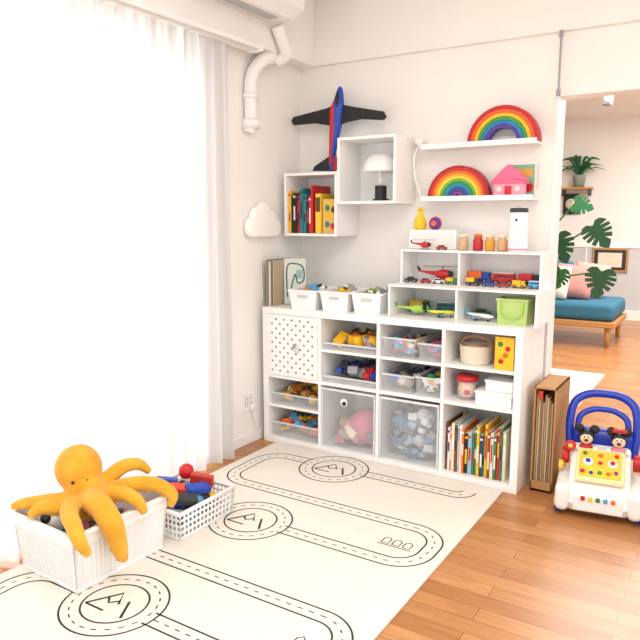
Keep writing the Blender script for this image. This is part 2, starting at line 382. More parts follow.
b=B('picture_book'); b.bb(c[1]-.06,c[1]-.04,YF+.06,YF+.25,.5725,.71,RED,.002).finish()
b=B('toy_jar',loc=(c[0]+.085,YF+.09,.3965)); b.lathe([(0,0),(.045,0),(.05,.01),(.05,.085),(.045,.095)],CLEAR).cyl((0,0,.105),.053,.022,RED)
b.cyl((0,0,.05),.04,.07,mat('#E9C9B8',.6)).sph((.01,-.03,.04),.016,RED).sph((-.02,-.03,.06),.013,YEL).finish()
b=B('white_storage_carton'); b.bb(c[0]+.15,c[1]-.01,YF+.02,YF+.24,.3965,.455,PLW,.004).bb(c[0]+.146,c[1]-.006,YF+.016,YF+.244,.45,.462,PLW,.003); b.finish()
b=B('white_storage_carton'); b.bb(c[0]+.19,c[1]-.012,YF+.04,YF+.24,.4625,.51,PLW,.004).bb(c[0]+.186,c[1]-.008,YF+.036,YF+.244,.505,.515,PLW,.003); b.finish()

def books(name,x0,x1,yf,z0,h0,h1,dep,cols_,seed,w0=.01,w1=.028):
    rr=random.Random(seed); b=B(name); x=x0
    while x<x1-w0:
        w=min(rr.uniform(w0,w1),x1-x); h=rr.uniform(h0,h1); d=dep*rr.uniform(.85,1); m=rr.choice(cols_); y=yf+rr.uniform(0,.012)
        b.bb(x+.0006,x+w-.0006,y,y+d,z0,z0+h,m,.002)
        b.bb(x+.002,x+w-.002,y+.004,y+d-.002,z0+h-.003,z0+h+.0004,CREAM,0)
        m2=rr.choice([PLW,YEL,RED,NAVY,CREAM,BLACK]); hh=h*rr.uniform(.2,.5); zc=z0+h*rr.uniform(.35,.6)
        b.bb(x+w*.25,x+w*.75,y-.0006,y+.002,zc-hh/2,zc+hh/2,m2,0)
        b.bb(x+w*.15,x+w*.85,y-.0008,y+.002,z0+h*.88,z0+h*.93,m2,0)
        x+=w
    return b.finish()
books('row_of_books',c[0]+.004,c[1]-.03,YF+.03,.036,.20,.265,.22,[mat('#E8DCC0',.6),RED,mat('#3E7C4E',.6),YEL,mat('#27406E',.6),PLW,ORG,mat('#7A4A2C',.6),CREAM,BLACK,mat('#8FB7C9',.6)],21,.006,.02)

# ---------------------------------------------------------------- toys
def car(name,loc,rz,Ln,m,kind=0,m2=None):
    b=B(name,loc=loc,rot=(0,0,rz)); m2=m2 or m
    r=.13*Ln
    b.box((0,0,.2*Ln),(Ln,.42*Ln,.2*Ln),m,.05*Ln,seg=3)
    if kind==0: b.box((-.04*Ln,0,.36*Ln),(.52*Ln,.37*Ln,.17*Ln),DK,.05*Ln,seg=3).box((-.04*Ln,0,.435*Ln),(.4*Ln,.34*Ln,.03*Ln),m,.01*Ln)
    elif kind==1: b.box((.32*Ln,0,.4*Ln),(.28*Ln,.4*Ln,.26*Ln),m,.03*Ln).box((.44*Ln,0,.43*Ln),(.06*Ln,.33*Ln,.12*Ln),DK,.01*Ln).box((-.16*Ln,0,.42*Ln),(.6*Ln,.42*Ln,.28*Ln),m2,.02*Ln)
    elif kind==2: b.box((0,0,.4*Ln),(.94*Ln,.4*Ln,.3*Ln),m,.04*Ln).box((0,0,.42*Ln),(.8*Ln,.41*Ln,.1*Ln),DK,.01*Ln).box((0,0,.56*Ln),(.9*Ln,.36*Ln,.03*Ln),m2,.01*Ln)
    for sx in (-.3,.3):
        for sy in (-.2,.2):
            b.cyl((sx*Ln,sy*Ln,r),r,.09*Ln,BLACK,seg=18,rot=(math.pi/2,0,0)).cyl((sx*Ln,sy*1.04*Ln,r),r*.5,.1*Ln,GREY,seg=12,rot=(math.pi/2,0,0))
    b.box((.5*Ln,.12*Ln,.22*Ln),(.02*Ln,.07*Ln,.05*Ln),YEL,.003).box((.5*Ln,-.12*Ln,.22*Ln),(.02*Ln,.07*Ln,.05*Ln),YEL,.003)
    return b.finish()
def airplane(name,loc,rz,Ln,m,m2):
    b=B(name,loc=loc,rot=(0,0,rz)); z=.17*Ln
    b.tube([(-.5*Ln,0,z+.04*Ln),(-.3*Ln,0,z+.02*Ln),(0,0,z),(.3*Ln,0,z),(.45*Ln,0,z),(.5*Ln,0,z-.01*Ln)],[.02*Ln,.05*Ln,.07*Ln,.07*Ln,.045*Ln,.01*Ln],m,seg=14)
    b.prism([(.12*Ln,0),(-.08*Ln,.48*Ln),(-.17*Ln,.48*Ln),(-.1*Ln,0),(-.17*Ln,-.48*Ln),(-.08*Ln,-.48*Ln)],.018*Ln,m2,c=(0,0,z-.02*Ln))
    b.prism([(-.36*Ln,0),(-.46*Ln,.17*Ln),(-.5*Ln,.17*Ln),(-.48*Ln,0),(-.5*Ln,-.17*Ln),(-.46*Ln,-.17*Ln)],.014*Ln,m2,c=(0,0,z+.04*Ln))
    b.prism([(-.36*Ln,0),(-.47*Ln,.18*Ln),(-.52*Ln,.18*Ln),(-.5*Ln,0)],.014*Ln,m2,c=(0,0,z+.05*Ln),rot=(math.pi/2,0,0))
    for sy in (.18,-.18): b.cyl((.06*Ln,sy*Ln,z-.06*Ln),.032*Ln,.13*Ln,GREY,seg=12,rot=(0,math.pi/2,0))
    for x,y in ((.3,0),(-.1,.08),(-.1,-.08)): b.cyl((x*Ln,y*Ln,.035*Ln),.035*Ln,.03*Ln,BLACK,seg=12,rot=(math.pi/2,0,0)).cyl((x*Ln,y*Ln,.09*Ln),.01*Ln,.1*Ln,GREY,seg=8)
    b.box((.4*Ln,0,z+.045*Ln),(.07*Ln,.06*Ln,.03*Ln),DK,.01*Ln)
    return b.finish()
def heli(name,loc,rz,Ln,m,m2):
    b=B(name,loc=loc,rot=(0,0,rz))
    b.sph((.15*Ln,0,.2*Ln),(.24*Ln,.12*Ln,.13*Ln),m).sph((.25*Ln,0,.21*Ln),(.15*Ln,.105*Ln,.1*Ln),DK)
    b.tube([(0,0,.22*Ln),(-.3*Ln,0,.25*Ln),(-.5*Ln,0,.28*Ln)],[.07*Ln,.035*Ln,.02*Ln],m)
    b.prism([(-.42*Ln,0),(-.5*Ln,.14*Ln),(-.56*Ln,.14*Ln),(-.52*Ln,0)],.015*Ln,m2,c=(0,0,.26*Ln),rot=(math.pi/2,0,0))
    b.cyl((.12*Ln,0,.36*Ln),.02*Ln,.1*Ln,GREY,seg=10)
    for a in (.25,): b.box((.12*Ln,0,.41*Ln),(1.0*Ln,.05*Ln,.012*Ln),m2,.002,(0,0,a))
    for sy in (-.1,.1):
        b.tube([(-.1*Ln,sy*Ln,.02*Ln),(.3*Ln,sy*Ln,.02*Ln),(.36*Ln,sy*Ln,.05*Ln)],.014*Ln,GREY,seg=8)
        for sx in (0,.22): b.cyl((sx*Ln,sy*.9*Ln,.07*Ln),.012*Ln,.12*Ln,GREY,seg=8)
    return b.finish()

def riser(x0,x1,y0,y1,z0,z1,xm):
    b=B('riser_shelf'); t=.01
    b.bb(x0,x1,y0,y1,z1-t,z1,WHITE,.002)
    for x in (x0,xm,x1-t): b.bb(x,x+t,y0+.002,y1,z0,z1-t,WHITE,.001)
    b.bb(x0,x1,y1-.006,y1,z0,z1-t,WHITE,.001)
    b.finish()
riser(-1.475,-.735,3.0,3.33,.775,.935,-1.12)
riser(-1.47,-.755,3.13,3.33,.935,1.105,-1.16)
zt1=.7755; zt2=.9355; zt3=1.1055
heli('toy_helicopter',(-1.37,3.08,zt1),.5,.17,LGRN,GRN)
airplane('toy_airplane',(-1.22,3.09,zt1),.4,.15,mat('#E8E04A',.4),GRN)
car('toy_truck',(-1.40,3.23,zt1),.3,.11,DK,1,YEL)
car('toy_bus',(-1.26,3.25,zt1),.1,.10,TEAL,2,PLW)
airplane('toy_airplane',(-1.025,3.085,zt1),-.2,.15,PLW,LBLU)
car('toy_car',(-1.06,3.22,zt1),.3,.09,GRN)
car('toy_car',(-.95,3.24,zt1),-.2,.08,BLUE)
b=B('green_basket',loc=(-.855,3.09,zt1)); b.bin(-.066,.066,-.06,.06,.0,.12,mat('#C8E48E',.4,alpha=.75),fl=.006,lip=.004); b.bb(-.05,.05,-.05,.05,.006,.09,mat('#D2E6A6',.7),.01); b.tube([(-.05,-.067,.11),(-.045,-.071,.05),(0,-.073,.03),(.045,-.071,.05),(.05,-.067,.11)],.004,LGRN,seg=6); b.finish()
heli('toy_helicopter',(-1.31,3.25,zt2),.2,.2,RED,BLACK)
car('toy_police_car',(-1.42,3.16,zt2),.2,.065,BLACK)
car('toy_car',(-1.34,3.16,zt2),.1,.055,RED)
car('toy_car',(-1.27,3.158,zt2),.2,.06,PLW)
car('toy_truck',(-1.20,3.16,zt2),.1,.06,GRN,1,YEL)
rr=random.Random(11)
xx=-1.125
for i,(m_,k,l) in enumerate(((DK,1,.07),(BLUE,0,.062),(RED,0,.06),(YEL,1,.065),(LBLU,2,.065),)):
    car('toy_bus' if k==2 else ('toy_truck' if k==1 else 'toy_car'),(xx+l/2,3.16,zt2),rr.uniform(-.2,.2),l,m_,k,YEL if k==1 else PLW); xx+=l+.012
for i,(x,m_,k,l) in enumerate(((-1.09,BLUE,1,.115),(-.965,RED,2,.11),(-.84,NAVY,1,.11))):
    car('toy_bus' if k==2 else 'toy_truck',(x,3.255,zt2),0,l,m_,k,[ORG,PLW,RED][i])
b=B('white_display_box'); b.bb(-1.47,-1.21,3.23,3.33,zt3,1.205,WHITE,.004); b.bb(-1.455,-1.225,3.228,3.231,zt3+.012,1.193,mat('#ECEAE6',.5),0); b.finish()
heli('toy_helicopter',(-1.37,3.175,zt3),0,.12,RED,DK)
car('toy_car',(-1.26,3.165,zt3),.1,.055,RED)
b=B('yellow_bird_vase',loc=(-1.425,3.27,1.2055)); b.lathe([(0,0),(.028,0),(.034,.02),(.032,.045),(.018,.065),(.014,.08),(.019,.098),(.012,.112),(0,.115)],mat('#F6C81E',.4)); b.cyl((.004,-.022,.1),.005,.02,ORG,r2=0,seg=10,rot=(math.pi/2,0,0)).sph((.008,-.017,.104),.003,BLACK); b.finish()
b=B('toy_ball',loc=(-1.34,3.27,1.237)); b.sph((0,0,0),.032,PUR).tube([(.0325*math.cos(a/4),.0,.0325*math.sin(a/4)) for a in range(0,26)],.004,ORG,seg=6).sph((.0,-.02,.0),(.018,.014,.018),ORG); b.finish()
for x,m_,lid in ((-1.16,mat('#D9B88A',.3,alpha=.8),CREAM),(-1.085,mat('#C8282E',.3,alpha=.85),ORG),(-1.025,mat('#E9A23C',.3,alpha=.85),CREAM),(-.965,mat('#D8A878',.3,alpha=.85),CREAM)):
    b=B('glass_jar',loc=(x,3.2,zt3)); b.lathe([(0,0),(.022,0),(.025,.006),(.025,.05),(.018,.06),(.018,.066)],m_).cyl((0,0,.073),.02,.016,lid).cyl((0,0,.026),.02,.045,m_); b.finish()
b=B('humidifier',loc=(-.89,3.2,zt3)); b.lathe([(0,0),(.043,0),(.046,.008),(.042,.19),(.038,.205),(.03,.21),(0,.208)],PLW).lathe([(.0425,.185),(.0425,.198),(.039,.206),(.0,.2135)],DK).cyl((.0,0,.012),.0465,.008,PINK); b.cyl((.0,-.043,.15),.006,.004,DK,rot=(math.pi/2,0,0)); b.finish()

# top-left items
b=B('map_book_stack')
x=-2.225
for i,(m_,w,h) in enumerate(((mat('#8A8378',.6),.010,.26),(CREAM,.009,.25),(mat('#6E7C78',.6),.006,.26),(mat('#B9A58A',.6),.010,.255))):
    b.bb(x,x+w-.001,2.985+.008*i,3.2,.7755,.7755+h,m_,.002); x+=w
b.finish()
b=B('road_map_board',loc=(-2.128,3.13,.778),rot=(math.radians(-5),0,math.radians(38)))
b.box((0,0,.13),(.125,.01,.26),mat('#D2DAD2',.6),.003)
b.tube([(-.045,-.006,.04),(-.045,-.006,.21),(.0,-.006,.23),(.045,-.006,.21),(.05,-.006,.14),(.015,-.006,.12),(.0,-.006,.17),(-.02,-.006,.07),(.045,-.006,.05)],.004,mat('#4A5A58',.6),seg=6).box((.025,-.0055,.17),(.035,.003,.05),mat('#8FB5B0',.6),.001)
b.finish()
for i,(x,y,rz) in enumerate(((-1.975,3.085,.10),(-1.79,3.11,.08),(-1.605,3.13,.05))):
    b=B('white_storage_basket',loc=(x,y,.7755),rot=(0,0,rz)); b.bin(-.07,.07,-.12,.12,0,.105,PLW,fl=.013,lip=.006)
    b.bb(-.03,.03,-.136,-.128,.065,.08,mat('#C8C6C2',.5),.002)
    o=b.finish(); p_=B('contents'); p_.pile(-.062,.062,-.11,.11,.01,.12,45,[GREY,CREAM,GREY,[LBLU,RED,YEL][i],WOODL,PLW,[TEAL,YEL,GRN][i]],30+i,.045); q=p_.finish(parent=o)

# ---------------------------------------------------------------- wall boxes
def wbox(x0,x1,z0,z1):
    b=B('wall_cube_shelf'); t=.015; y0,y1=3.15,3.398
    b.bb(x0,x1,y0,y1,z0,z0+t,WHITE,.0015).bb(x0,x1,y0,y1,z1-t,z1,WHITE,.0015).bb(x0,x0+t,y0,y1,z0+t,z1-t,WHITE,.0015).bb(x1-t,x1,y0,y1,z0+t,z1-t,WHITE,.0015).bb(x0+t,x1-t,y1-.008,y1,z0+t,z1-t,WHITE,0)
    b.finish()
wbox(-2.215,-1.866,1.165,1.515); wbox(-1.864,-1.515,1.34,1.69)
books('row_of_picture_books',-2.198,-2.03,3.165,1.181,.2,.27,.2,[RED,NAVY,YEL,mat('#B8282E',.5),BLACK,TEAL,PLW,mat('#2F5FA8',.5)],44,.012,.024)
b=B('picture_book'); b.bb(-2.02,-1.985,3.175,3.36,1.181,1.40,mat('#F0C63A',.5),.003).bb(-2.017,-1.988,3.1745,3.176,1.30,1.38,BRN,0).finish()
b=B('picture_book'); b.bb(-1.98,-1.885,3.19,3.21,1.181,1.37,mat('#E2B35A',.5),.002)
for dx,dz,m_ in ((.03,.05,TEAL),(.065,.04,RED),(.05,.1,YEL),(.03,.14,GRN),(.07,.13,BRN)): b.sph((-1.98+dx,3.19,1.181+dz),(.016,.002,.018),m_,seg=12)
b.finish()
b=B('mushroom_table_lamp',loc=(-1.66,3.27,1.3555)); b.cyl((0,0,.006),.045,.012,BLACK,bev=.003).cyl((0,0,.045),.032,.075,BLACK,bev=.003).cyl((0,0,.12),.012,.09,PLW)
b.lathe([(.0,.158),(.092,.155),(.095,.161),(.092,.19),(.077,.222),(.048,.245),(0,.252)],mat('#F9F8F5',.35)); b.finish()
# glider
b=B('toy_glider_airplane')
b.tube([(-1.935,3.3,1.985),(-1.937,3.3,1.955),(-1.945,3.3,1.88),(-1.955,3.3,1.79),(-1.97,3.3,1.68),(-1.985,3.3,1.6),(-1.99,3.3,1.53)],[.006,.02,.033,.03,.02,.013,.012],BLUE,seg=14)
b.tube([(-1.95,3.292,1.93),(-1.968,3.29,1.86),(-1.972,3.29,1.77),(-1.985,3.292,1.66),(-1.995,3.295,1.56)],[.008,.024,.022,.014,.008],RED,seg=12)
b.tube([(-1.934,3.28,1.955),(-1.936,3.268,1.92),(-1.94,3.275,1.87)],[.006,.013,.006],BLACK,seg=10)
def xz(pts,m_,y,t=.012): b.prism([(x,z) for x,z in pts],t,m_,c=(0,y,0),rot=(math.pi/2,0,0))
DX=-.02
xz([(-1.95,1.895),(-2.02,1.875),(-2.225+DX,1.845),(-2.24+DX,1.825),(-2.225+DX,1.80),(-2.1,1.80),(-1.97,1.775)],BLACK,3.3)
xz([(-1.95,1.895),(-1.95,1.775),(-1.9,1.79),(-1.8,1.80),(-1.665,1.785),(-1.648,1.80),(-1.665,1.83),(-1.86,1.872)],BLACK,3.302)
xz([(-1.985,1.62),(-2.1,1.56),(-2.115,1.535),(-1.99,1.53)],BLACK,3.3); xz([(-1.985,1.62),(-1.985,1.53),(-1.885,1.545),(-1.885,1.57)],RED,3.3)
xz([(-1.995,1.68),(-2.0,1.517),(-1.975,1.517),(-1.975,1.66)],BLACK,3.31,.03)
b.finish()
# ledges
def ledge(x0,x1,z):
    b=B('picture_ledge'); b.bb(x0,x1,3.28,3.398,z-.014,z,WHITE,.0015).bb(x0,x1,3.275,3.285,z-.014,z+.012,WHITE,.0015).bb(x0,x1,3.386,3.398,z,z+.04,WHITE,.0015); b.finish()
ledge(-1.44,-.845,1.63); ledge(-1.43,-.85,1.365)
def rainbow(xc,z,cols_,R,r,y=3.335,dep=.055):
    b=B('wooden_rainbow_stacker'); n=len(cols_); w=(R-r)/n
    for i,m_ in enumerate(cols_):
        Ro=R-i*w; Ri=Ro-w+.0015; pts=[(Ro*math.cos(a*math.pi/28),Ro*math.sin(a*math.pi/28)) for a in range(29)]+[(Ri*math.cos(a*math.pi/28),Ri*math.sin(a*math.pi/28)) for a in range(28,-1,-1)]
        b.prism(pts,dep-.001*i,m_,c=(xc,y,z),rot=(math.pi/2,0,0))
    b.finish()
rb=[mat('#C01C28',.5),mat('#E65E20',.5),mat('#F2B81C',.5),mat('#2F9A3E',.5),mat('#1F74BC',.5),mat('#523690',.5)]
rainbow(-1.02,1.6305,rb,.178,.07)
rb2=[mat('#B01824',.5),mat('#D03024',.5),mat('#E86E1E',.5),mat('#F2AC20',.5),mat('#E8D83A',.5),mat('#76B23A',.5),mat('#23904E',.5),mat('#1F92AA',.5),mat('#2058AC',.5),mat('#523690',.5),mat('#9040A0',.5)]
rainbow(-1.24,1.3655,rb2,.165,.02)
# pink house-shaped plush
def roundpoly(P,r,n=6):
    out=[]
    for i in range(len(P)):
        p0,p1,p2=Vector(P[i-1]),Vector(P[i]),Vector(P[(i+1)%len(P)])
        a_=p1+(p0-p1).normalized()*r; c_=p1+(p2-p1).normalized()*r
        for k in range(n+1):
            t=k/n; q=a_*(1-t)**2+p1*2*t*(1-t)+c_*t*t; out.append((q.x,q.y))
    return out
PKP=mat('#EC7396',.9,bump=.4); PK2=mat('#F4A2BA',.9,bump=.4)
b=B('pink_house_plush',loc=(-.975,3.32,1.3655))
b.pillow(roundpoly([(-.078,0),(.078,0),(.08,.08),(-.08,.08)],.014),.055,PK2,rot=(math.pi/2,0,0),ctr=(0,.04),edge=.14)
b.pillow(roundpoly([(-.1,.062),(.1,.062),(.085,.088),(-.005,.165),(-.085,.088)],.018),.065,PKP,rot=(math.pi/2,0,0),ctr=(0,.095),edge=.16)
b.box((0,-.03,.03),(.034,.008,.05),RED,.004).box((-.045,-.029,.04),(.022,.006,.022),CREAM,.003).box((.045,-.029,.04),(.022,.006,.022),CREAM,.003); b.finish()
b=B('picture_book',loc=(-.925,3.377,1.3655),rot=(0,0,0)); b.box((0,0,.085),(.13,.01,.17),mat('#EDE8DC',.5),.002).box((0,-.0055,.085),(.11,.001,.15),mat('#7FB7A0',.5),0).box((0,-.0065,.12),(.09,.001,.04),mat('#E0A850',.5),0).sph((0.03,-.006,.05),(.022,.002,.025),RED,seg=12).sph((-.03,-.006,.06),(.02,.002,.025),LBLU,seg=12); b.finish()
b=B('clip_lamp_with_cord'); b.cyl((-1.465,3.33,1.66),.02,.05,PLW,rot=(math.pi/2,0,.3),bev=.005).sph((-1.465,3.31,1.66),.018,PLW)
b.tube([(-1.465,3.33,1.645),(-1.49,3.33,1.6),(-1.495,3.335,1.53),(-1.485,3.34,1.46),(-1.465,3.34,1.41),(-1.45,3.34,1.35)],.007,PLW,seg=10).box((-1.465,3.37,1.66),(.02,.055,.02),PLW,.004); b.finish()
# cloud
b=B('cloud_wall_lamp'); CL=mat('#FAF9F6',.5)
cs=[(2.885,1.215,.055),(2.925,1.275,.05),(2.985,1.298,.055),(3.04,1.265,.05),(3.085,1.212,.052)]
cy_,cz_=2.985,1.22; out=[]
for i in range(120):
    a_=2*math.pi*i/120; dy,dz=math.cos(a_),math.sin(a_); best=.02
    for (yy,zz,r) in cs:
        oy,oz=cy_-yy,cz_-zz; bq=oy*dy+oz*dz; cq=oy*oy+oz*oz-r*r; D=bq*bq-cq
        if D>0: best=max(best,-bq+math.sqrt(D))
    if dz<0: best=max(best,min(.06/max(1e-6,-dz),.1)); best=min(best,.062/max(1e-6,-dz))
    out.append((dy*best,dz*best))
b.pillow(out,.05,CL,c=(-2.243,cy_,cz_),rot=(math.pi/2,0,math.pi/2),edge=.14)
b.tube([(-2.262,2.99,1.17),(-2.264,2.99,1.0),(-2.262,3.0,.8)],.003,PLW,seg=6); b.finish()
# outlet
b=B('power_outlet'); b.bb(-2.27,-2.262,2.79,2.91,.19,.31,PLW,.004).bb(-2.263,-2.258,2.815,2.845,.215,.285,mat('#E4E2DE',.4),.002).bb(-2.263,-2.258,2.855,2.885,.215,.285,mat('#E4E2DE',.4),.002)
for y in (2.824,2.836,2.864,2.876):
    for z in (.235,.265): b.bb(-2.259,-2.2575,y-.001,y+.001,z-.005,z+.005,DK,0)
b.bb(-2.26,-2.235,2.855,2.885,.2,.23,PLW,.004).tube([(-2.24,2.87,.2),(-2.235,2.89,.12),(-2.24,2.93,.05)],.004,PLW,seg=8)
b.finish()

# ---------------------------------------------------------------- octopus basket
SEMI=mat('#F8F8F7',.4,alpha=.8,name='milky_plastic')
b=B('plastic_toy_basket',loc=(-1.94,1.515,.0125),rot=(0,0,math.radians(-2)))
hx,hy,hh,fl=.155,.19,.215,.018
b.bin(-hx,hx,-hy,hy,0,hh,SEMI,t=.004,fl=fl,lip=.014,lm=PLW)
for i in range(22):
    t=-1+2*i/21
    for sgn in (1,-1):
        b.tube([(t*hx,sgn*hy,.015),(t*(hx+fl*.8),sgn*(hy+fl*.8),hh-.045)],.0025,PLW,seg=6,sm=False)
        b.tube([(sgn*hx,t*hy,.015),(sgn*(hx+fl*.8),t*(hy+fl*.8),hh-.045)],.0025,PLW,seg=6,sm=False)
for z,h_ in ((.0,.014),(.165,.052)):
    e=fl*(z+h_*.5)/hh+.002
    b.bb(-hx-e,hx+e,-hy-e,-hy-e+.005,z,z+h_,PLW).bb(-hx-e,hx+e,hy+e-.005,hy+e,z,z+h_,PLW).bb(-hx-e,-hx-e+.005,-hy-e,hy+e,z,z+h_,PLW).bb(hx+e-.005,hx+e,-hy-e,hy+e,z,z+h_,PLW)
o=b.finish()
p_=B('toy_pile'); p_.sph((-.05,-.12,.195),.055,PLW).sph((-.035,-.165,.21),.02,BLACK).sph((-.08,-.155,.22),.018,BLACK).sph((-.02,-.12,.242),.018,BLACK); p_.pile(-.13,.13,-.17,.17,.01,.19,60,[GREY,LBLU,PLW,mat('#8C96A8',.5),PINK,GREY],50,.07); p_.finish(parent=o)
OC=bpy.data.materials.new('octopus_plush'); OC.use_nodes=True; nt=OC.node_tree; p=nt.nodes['Principled BSDF']
tc=nt.nodes.new('ShaderNodeTexCoord'); nz=nt.nodes.new('ShaderNodeTexNoise'); nz.inputs['Scale'].default_value=14; nz.inputs['Detail'].default_value=8
cr=nt.nodes.new('ShaderNodeValToRGB'); cr.color_ramp.elements[0].color=(*lin('#DC981C'),1); cr.color_ramp.elements[0].position=.3; cr.color_ramp.elements[1].color=(*lin('#EFB436'),1); cr.color_ramp.elements[1].position=.7
nt.links.new(tc.outputs['Object'],nz.inputs['Vector']); nt.links.new(nz.outputs['Fac'],cr.inputs[0]); nt.links.new(cr.outputs[0],p.inputs['Base Color']); p.inputs['Roughness'].default_value=.95; p.inputs['Sheen Weight'].default_value=.2
n2=nt.nodes.new('ShaderNodeTexNoise'); n2.inputs['Scale'].default_value=160; bp=nt.nodes.new('ShaderNodeBump'); bp.inputs['Strength'].default_value=.7; bp.inputs['Distance'].default_value=.008
nt.links.new(tc.outputs['Object'],n2.inputs['Vector']); nt.links.new(n2.outputs['Fac'],bp.inputs['Height']); nt.links.new(bp.outputs[0],p.inputs['Normal'])
b=B('octopus_plush')
b.sph((-1.985,1.50,.355),(.084,.084,.088),OC,rot=(0,-.2,0),seg=32).sph((-1.955,1.495,.295),(.07,.07,.07),OC,seg=24).sph((-1.925,1.49,.24),(.095,.095,.06),OC,seg=24)
c0=(-1.925,1.485,.245)
T=[([c0,(-1.99,1.40,.262),(-2.05,1.35,.262),(-2.09,1.33,.256),(-2.105,1.30,.252)],[.038,.031,.025,.019,.01]),
 ([c0,(-1.85,1.45,.278),(-1.79,1.435,.275),(-1.735,1.43,.23),(-1.724,1.44,.17),(-1.718,1.45,.12),(-1.724,1.47,.085)],[.045,.045,.042,.04,.034,.026,.012]),
 ([c0,(-1.87,1.57,.275),(-1.82,1.63,.285),(-1.765,1.68,.275),(-1.725,1.71,.235),(-1.73,1.70,.19)],[.038,.034,.03,.027,.022,.012]),
 ([c0,(-1.93,1.58,.295),(-1.91,1.64,.33),(-1.88,1.69,.33),(-1.85,1.72,.295)],[.034,.031,.028,.023,.012]),
 ([c0,(-1.9,1.40,.262),(-1.85,1.35,.265),(-1.79,1.32,.255),(-1.735,1.30,.22),(-1.722,1.32,.17)],[.038,.035,.031,.028,.024,.012]),
 ([c0,(-1.95,1.40,.25),(-1.99,1.34,.26),(-1.99,1.295,.25)],[.034,.03,.024,.014]),
 ([c0,(-2.0,1.56,.265),(-2.05,1.62,.262),(-2.07,1.66,.25)],[.034,.028,.022,.012]),
 ([c0,(-1.85,1.51,.275),(-1.8,1.54,.285),(-1.745,1.56,.26),(-1.725,1.57,.215)],[.034,.031,.028,.023,.012])]
for pts,r in T: b.tube(pts,r,OC,seg=14)
o=b.finish()
rm=o.modifiers.new('r','REMESH'); rm.mode='VOXEL'; rm.voxel_size=.0045; rm.use_smooth_shade=True
sm=o.modifiers.new('s','SMOOTH'); sm.iterations=5; sm.factor=.5
e=B('eyes'); e.sph((-1.93,1.430,.335),.006,BLACK).sph((-1.908,1.474,.335),.006,BLACK); e.finish(parent=o)
e=B('suckers')
UN=mat('#E08C1C',.9)
for pts,r in (T[1],T[2],T[4]):
    for i in range(1,len(pts)-1):
        for k in (0,.5):
            P0=Vector(pts[i]).lerp(Vector(pts[i+1]),k); rr_=r[i]*(1-k)+r[i+1]*k
            e.sph(P0+Vector((.0,-.6,-.6)).normalized()*rr_*.8,(rr_*.3,rr_*.3,rr_*.3),UN,seg=10)
e.finish(parent=o)

# second basket
b=B('toy_car_basket',loc=(-1.90,1.93,.0125))
hx,hy,hh=.145,.155,.115
b.bin(-hx,hx,-hy,hy,0,.012,PLW,fl=0,lip=0)
fl=.008
for z in (.008,.035,.06,.085,.112):
    e_=fl*z/hh
    b.tube([(-hx-e_,-hy-e_,z),(hx+e_,-hy-e_,z),(hx+e_,hy+e_,z),(-hx-e_,hy+e_,z),(-hx-e_,-hy-e_,z)],.0055 if z<.1 else .010,PLW,seg=8,sm=False)
for i in range(15):
    t=-1+2*i/14
    for s_ in (1,-1):
        b.tube([(t*hx,s_*hy,0.004),(t*(hx+fl),s_*(hy+fl),.112)],.0042,PLW,seg=6,sm=False); b.tube([(s_*hx,t*hy,.004),(s_*(hx+fl),t*(hy+fl),.112)],.0042,PLW,seg=6,sm=False)
o=b.finish()
p_=B('toy_pile'); p_.pile(-.13,.13,-.14,.14,.012,.115,70,[RED,BLUE,DK,NAVY,GREY,ORG,LBLU,YEL,LBLU],61,.05)
p_.sph((-.05,.09,.165),.034,RED).box((.01,-.02,.13),(.08,.05,.05),mat('#D84028',.4),.008,(.2,.1,.6)).box((-.08,.0,.14),(.09,.04,.04),BLUE,.006,(0,.2,.9)).box((.07,.03,.135),(.11,.05,.03),BLUE,.006,(.3,.2,1.4)).box((.09,-.06,.125),(.09,.05,.03),DK,.006,(.3,.2,1.0)).cyl((-.05,-.06,.13),.03,.025,ORG,rot=(1.2,0,.4)).box((.03,.1,.14),(.1,.03,.05),mat('#C03A30',.5),.004,(.1,.1,.4))
p_.finish(parent=o)

# ---------------------------------------------------------------- wooden crate with stacked boards
KR=mat('#B98A58',.8,bump=.2,bscale=60)
b=B('wooden_crate'); x0,x1,y0,y1,z1=-.74,-.64,3.04,3.33,.50
b.bb(x0,x0+.008,y0,y1,0,z1,KR).bb(x1-.008,x1,y0,y1,0,z1,KR).bb(x0,x1,y0,y1,0,.012,KR).bb(x0,x1,y1-.008,y1,0,z1,KR).bb(x0,x1,y0,y0+.006,0,.05,KR).bb(x0,x1,y0,y1,z1-.01,z1,KR)
for i in range(8):
    b.bb(x0+.012+i*.0095,x0+.0195+i*.0095,y0+.012,y1-.02,.012,.46-.012*((i*5)%4),[mat('#A98E6E',.7),mat('#C4AE8C',.7),mat('#8A735A',.7),mat('#B49672',.7)][i%4],.001)
b.box(((x0+x1)/2-.02,y0+.006,.46),(.02,.01,.04),mat('#C03A30',.5),.002)
b.finish()

